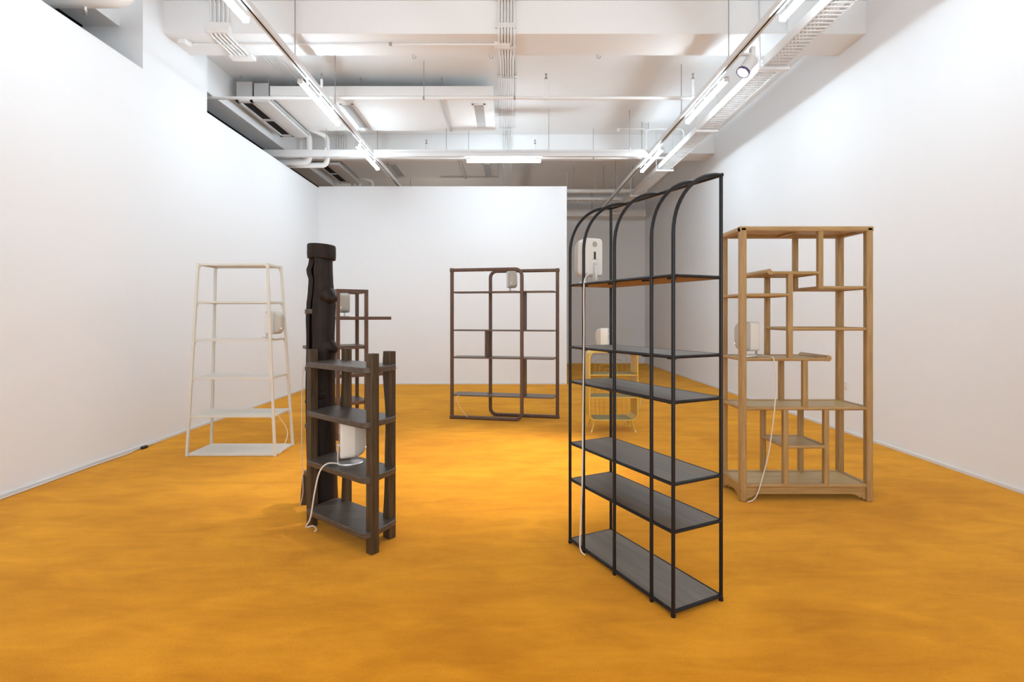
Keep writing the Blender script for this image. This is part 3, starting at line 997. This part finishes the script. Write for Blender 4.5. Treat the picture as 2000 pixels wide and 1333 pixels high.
# hooks under the beam
for k, (x, lb) in enumerate(((-1.085, 'left'), (-0.21, 'middle'), (1.005, 'right'))):
    P = [(0, 0, 0.03), (0, 0, 0.0)] + [(0.018 - 0.018 * math.cos(a), 0, -0.018 * math.sin(a)) for a in [PI * 1.25 * i / 10 for i in range(1, 11)]]
    o = MB().tube(P, 0.004, 6, up=(0, 1, 0)).build('ceiling_hook', 'rod')
    o.location = (x, 5.80, 4.24)
    tag(o, 'small steel hook under the near ceiling beam, %s one of three' % lb, 'hook', 'hooks under the near beam')


# ------------------------------------------------------------------ sprinkler pipes
def sprinkler_pipe(label, y, z, x0, x1, risers, hang):
    t = thing('sprinkler_pipe', label, 'pipe', (0, y, z))
    MB().tube([(x0, 0, 0), (x1, 0, 0)], 0.021, 12).build('pipe', 'white_pipe', t)
    for x in risers:
        r = MB().tube([(x, 0, 0.01), (x, 0, 0.24)], 0.017, 10).build('riser', 'white_pipe', t)
        MB().lathe([(0.012, 0.24), (0.020, 0.25), (0.020, 0.262), (0.010, 0.27), (0.008, 0.30), (0.017, 0.305), (0.017, 0.31), (0.004, 0.325)], 10, (x, 0, 0)).build('sprinkler_head', 'rod', r)
        MB().tube([(x - 0.032, 0, 0), (x + 0.032, 0, 0)], 0.028, 12).build('tee', 'white_pipe', r)
    for x in hang:
        h = MB().tube([(x, 0, 0.02), (x, 0, ZS - z)], 0.0045, 6).build('hanger_rod', 'rod', t)
        MB().tube([(x - 0.012, 0, 0), (x + 0.012, 0, 0)], 0.0245, 12).build('pipe_ring', 'rod', h)
    return t


sprinkler_pipe('white sprinkler pipe crossing under the duct in front, two upright heads', 6.66, 4.14, -4.5, 2.46, (-2.43, 0.49, 2.40), (-1.1, 0.08))
sprinkler_pipe('white sprinkler pipe behind the cross channel, mostly hidden', 9.05, 4.10, -4.5, 2.9, (-1.45, 0.47), (-0.7, 1.5))

# small branch pipe near the second beam on the right
t = thing('branch_pipe', 'thin white branch pipe with a detector on the slab at the right', 'pipe', (1.9, 8.75, 4.50))
MB().tube(smooth_path([(0, 0, 0), (0.38, 0, 0), (0.46, 0, -0.03), (0.54, 0, 0), (0.98, 0, 0.0), (1.07, 0, -0.02), (1.10, 0, -0.1), (1.10, 0, -0.3)], 4), 0.013, 8).build('pipe', 'white_pipe', t)
MB().tube([(0.46, 0, -0.03), (0.46, 0, -0.42)], 0.017, 8).build('drop_pipe', 'white_pipe', t)
MB().lathe([(0.03, 0.03), (0.04, 0.0), (0.025, -0.03)], 12, (-0.01, 0, -0.02)).build('detector', 'white_pipe', t)
MB().tube([(0.50, 0.02, -0.02), (0.50, 0.02, 0.12)], 0.005, 6).build('hanger_rod', 'rod', t)


# ------------------------------------------------------------------ ducts and fan coil units
def plenum(label, y, dim=1.0):
    t = thing('duct_plenum', label, 'duct', (-0.21, y, 4.32))
    MB().box(-3.05, 0, 0, 1.34, 0, 0.13).build('duct_casing', 'duct', t, bevel=0.004, smooth=0)
    for x0 in (-2.19, -0.31):
        g = MB()
        x1 = x0 + 0.19
        for a, b, c, d in ((x0, x1, 0.27, 0.295), (x0, x1, 1.175, 1.20), (x0, x0 + 0.025, 0.27, 1.2), (x1 - 0.025, x1, 0.27, 1.2)):
            g.box(a, b, c, d, -0.008, 0)
        f = g.build('grille_frame', 'duct', t, smooth=0)
        s = MB()
        for k in range(40):
            yy = 0.30 + k * 0.0219
            s.add([(x0 + 0.025, yy, -0.001), (x1 - 0.025, yy, -0.001), (x1 - 0.025, yy + 0.016, -0.007), (x0 + 0.025, yy + 0.016, -0.007), (x0 + 0.025, yy, 0.0005), (x1 - 0.025, yy, 0.0005), (x1 - 0.025, yy + 0.016, -0.0055), (x0 + 0.025, yy + 0.016, -0.0055)],
                  [(0, 1, 2, 3), (7, 6, 5, 4), (0, 4, 5, 1), (1, 5, 6, 2), (2, 6, 7, 3), (3, 7, 4, 0)])
        so = s.build('grille_slats', 'grille', f, smooth=0)
        so['kind'] = 'stuff'
    MB().box(-0.74, -0.70, 0.05, 1.31, -0.024, 0).build('cover_strip', 'grey_metal', t, bevel=0.003)
    for x in (-2.6, -1.85, -0.72):
        for yy in (0.12, 1.2):
            MB().tube([(x, yy, 0.13), (x, yy, ZS - 4.32)], 0.006, 6).build('hanger_rod', 'rod', t)
    return t


plenum('flat white duct box with two long vents, nearer one left of the conduits', 7.0)
plenum('flat duct box in the shade beyond the second beam', 9.86)


def fan_coil(label, y):
    t = thing('fan_coil_unit', label, 'air conditioner', (-3.72, y, 4.24))
    MB().box(0, 0.215, 0, 1.35, 0.03, 0.27).build('coil_casing', 'grey_metal', t, bevel=0.004, smooth=0)
    f = MB()
    for a, b, c, d in ((0.0, 0.235, -0.02, 0.04), (0.0, 0.235, 1.31, 1.37), (0.0, 0.04, -0.02, 1.37), (0.195, 0.235, -0.02, 1.37), (0.04, 0.195, 0.66, 0.69)):
        f.box(a, b, c, d, -0.01, 0.03)
    fr = f.build('intake_frame', 'white_metal', t, smooth=0)
    MB().box(0.03, 0.205, 0.0, 1.35, 0.012, 0.026).build('intake_filter', 'dark', fr, smooth=0)
    MB().box(0.24, 0.44, 0.0, 1.35, 0.03, 0.25).build('fan_casing', 'grey_metal', t, bevel=0.004, smooth=0)
    MB().box(0.235, 0.46, -0.03, 1.38, -0.02, 0.03).build('cover_panel', 'white_metal', t, bevel=0.008)
    MB().bar((0.475, 0.0, 0.02), (0.475, 1.35, 0.02), 0.012, 0.03).build('edge_rail', 'grey_metal', t)
    for x in (0.03, 0.41):
        for yy in (0.06, 1.2):
            MB().tube([(x, yy, 0.25), (x, yy, ZS - 4.24)], 0.006, 6).build('hanger_rod', 'rod', t)
    # insulated pipes leaving the far end
    P = fillet([(0.36, 1.36, 0.10), (0.36, 1.62, 0.10), (0.36, 1.62, -0.35), (-0.5, 1.62, -0.35)], 0.09, 6)
    MB().tube(P, 0.055, 12).build('insulated_pipe', 'white_pipe', t)
    P = fillet([(0.45, 1.36, 0.14), (0.62, 1.75, 0.14), (0.62, 1.75, -0.36), (-0.5, 1.75, -0.36)], 0.09, 6)
    MB().tube(P, 0.045, 12).build('insulated_pipe', 'white_pipe', t)
    P = fillet([(0.20, 1.36, 0.10), (0.20, 1.70, 0.10), (0.20, 1.70, -0.30)], 0.07, 6)
    MB().tube(P, 0.04, 12).build('insulated_pipe', 'white_pipe', t)
    return t


fan_coil('grey ceiling air conditioner with black intake, nearer one above the left wall', 7.0)
fan_coil('ceiling air conditioner in the shade beyond the second beam', 9.9)

# pipe in the open bay above the left wall
t = thing('bay_pipe', 'thick white pipe in the bay above the left wall', 'pipe', (-4.5, 4.48, 4.08))
MB().tube(fillet([(0, 0, 0), (1.18, 0, 0), (1.18, 0, 0.5)], 0.13, 6), 0.075, 16).build('pipe', 'white_pipe', t)
o = MB().tube([(0.80, 0, -0.05), (0.80, 0, -0.11)], 0.010, 8).build('sprinkler_drop', 'white_pipe', t)
MB().lathe([(0.006, 0), (0.018, 0.008), (0.010, 0.022), (0.016, 0.036)], 10, (0.80, 0, -0.145)).build('sprinkler_head', 'rod', o)

# ------------------------------------------------------------------ services over the far passage
t = thing('passage_pipe', 'long pale pipe hung across the dim passage behind the back wall', 'pipe', (2.0, 11.3, 4.065))
MB().tube([(-3.5, 0, 0), (1.05, 0, 0)], 0.045, 12).build('pipe', 'white_pipe', t)
for x in (-0.55, 0.10, 0.75):
    MB().tube([(x, 0, 0.04), (x, 0, 0.60)], 0.006, 6).build('hanger_rod', 'rod', t)
t = thing('passage_ladder', 'narrow cable ladder hung across the dim passage', 'cable ladder', (2.0, 11.7, 3.96))
for y in (0, 0.2):
    MB().box(-3.5, 0.58, y, y + 0.012, 0, 0.06).build('side_rail', 'white_metal', t, smooth=0)
r1 = MB().box(-0.012, 0.012, 0.012, 0.2, 0.0, 0.014).build('rung', 'white_metal', t, smooth=0)
r1.location = (-1.3, 0, 0)
for k in range(1, 21):
    share(r1, t, (-1.3 + k * 0.09, 0, 0))
for x in (-0.65, 0.0, 0.50):
    MB().bar((x, 0.1, 0.0), (x, 0.1, 0.66), 0.02, 0.01).build('drop_strap', 'white_metal', t)
t = thing('passage_duct', 'flat pale duct along the top of the far passage wall', 'duct', (2.0, 13.4, 3.92))
MB().box(-3.5, 1.6, 0, 0.35, 0, 0.16).build('duct_casing', 'duct', t, bevel=0.004, smooth=0)
for x in (-0.5, 0.2, 0.9):
    MB().tube([(x, 0.1, 0.16), (x, 0.1, 0.70)], 0.007, 6).build('hanger_rod', 'rod', t)
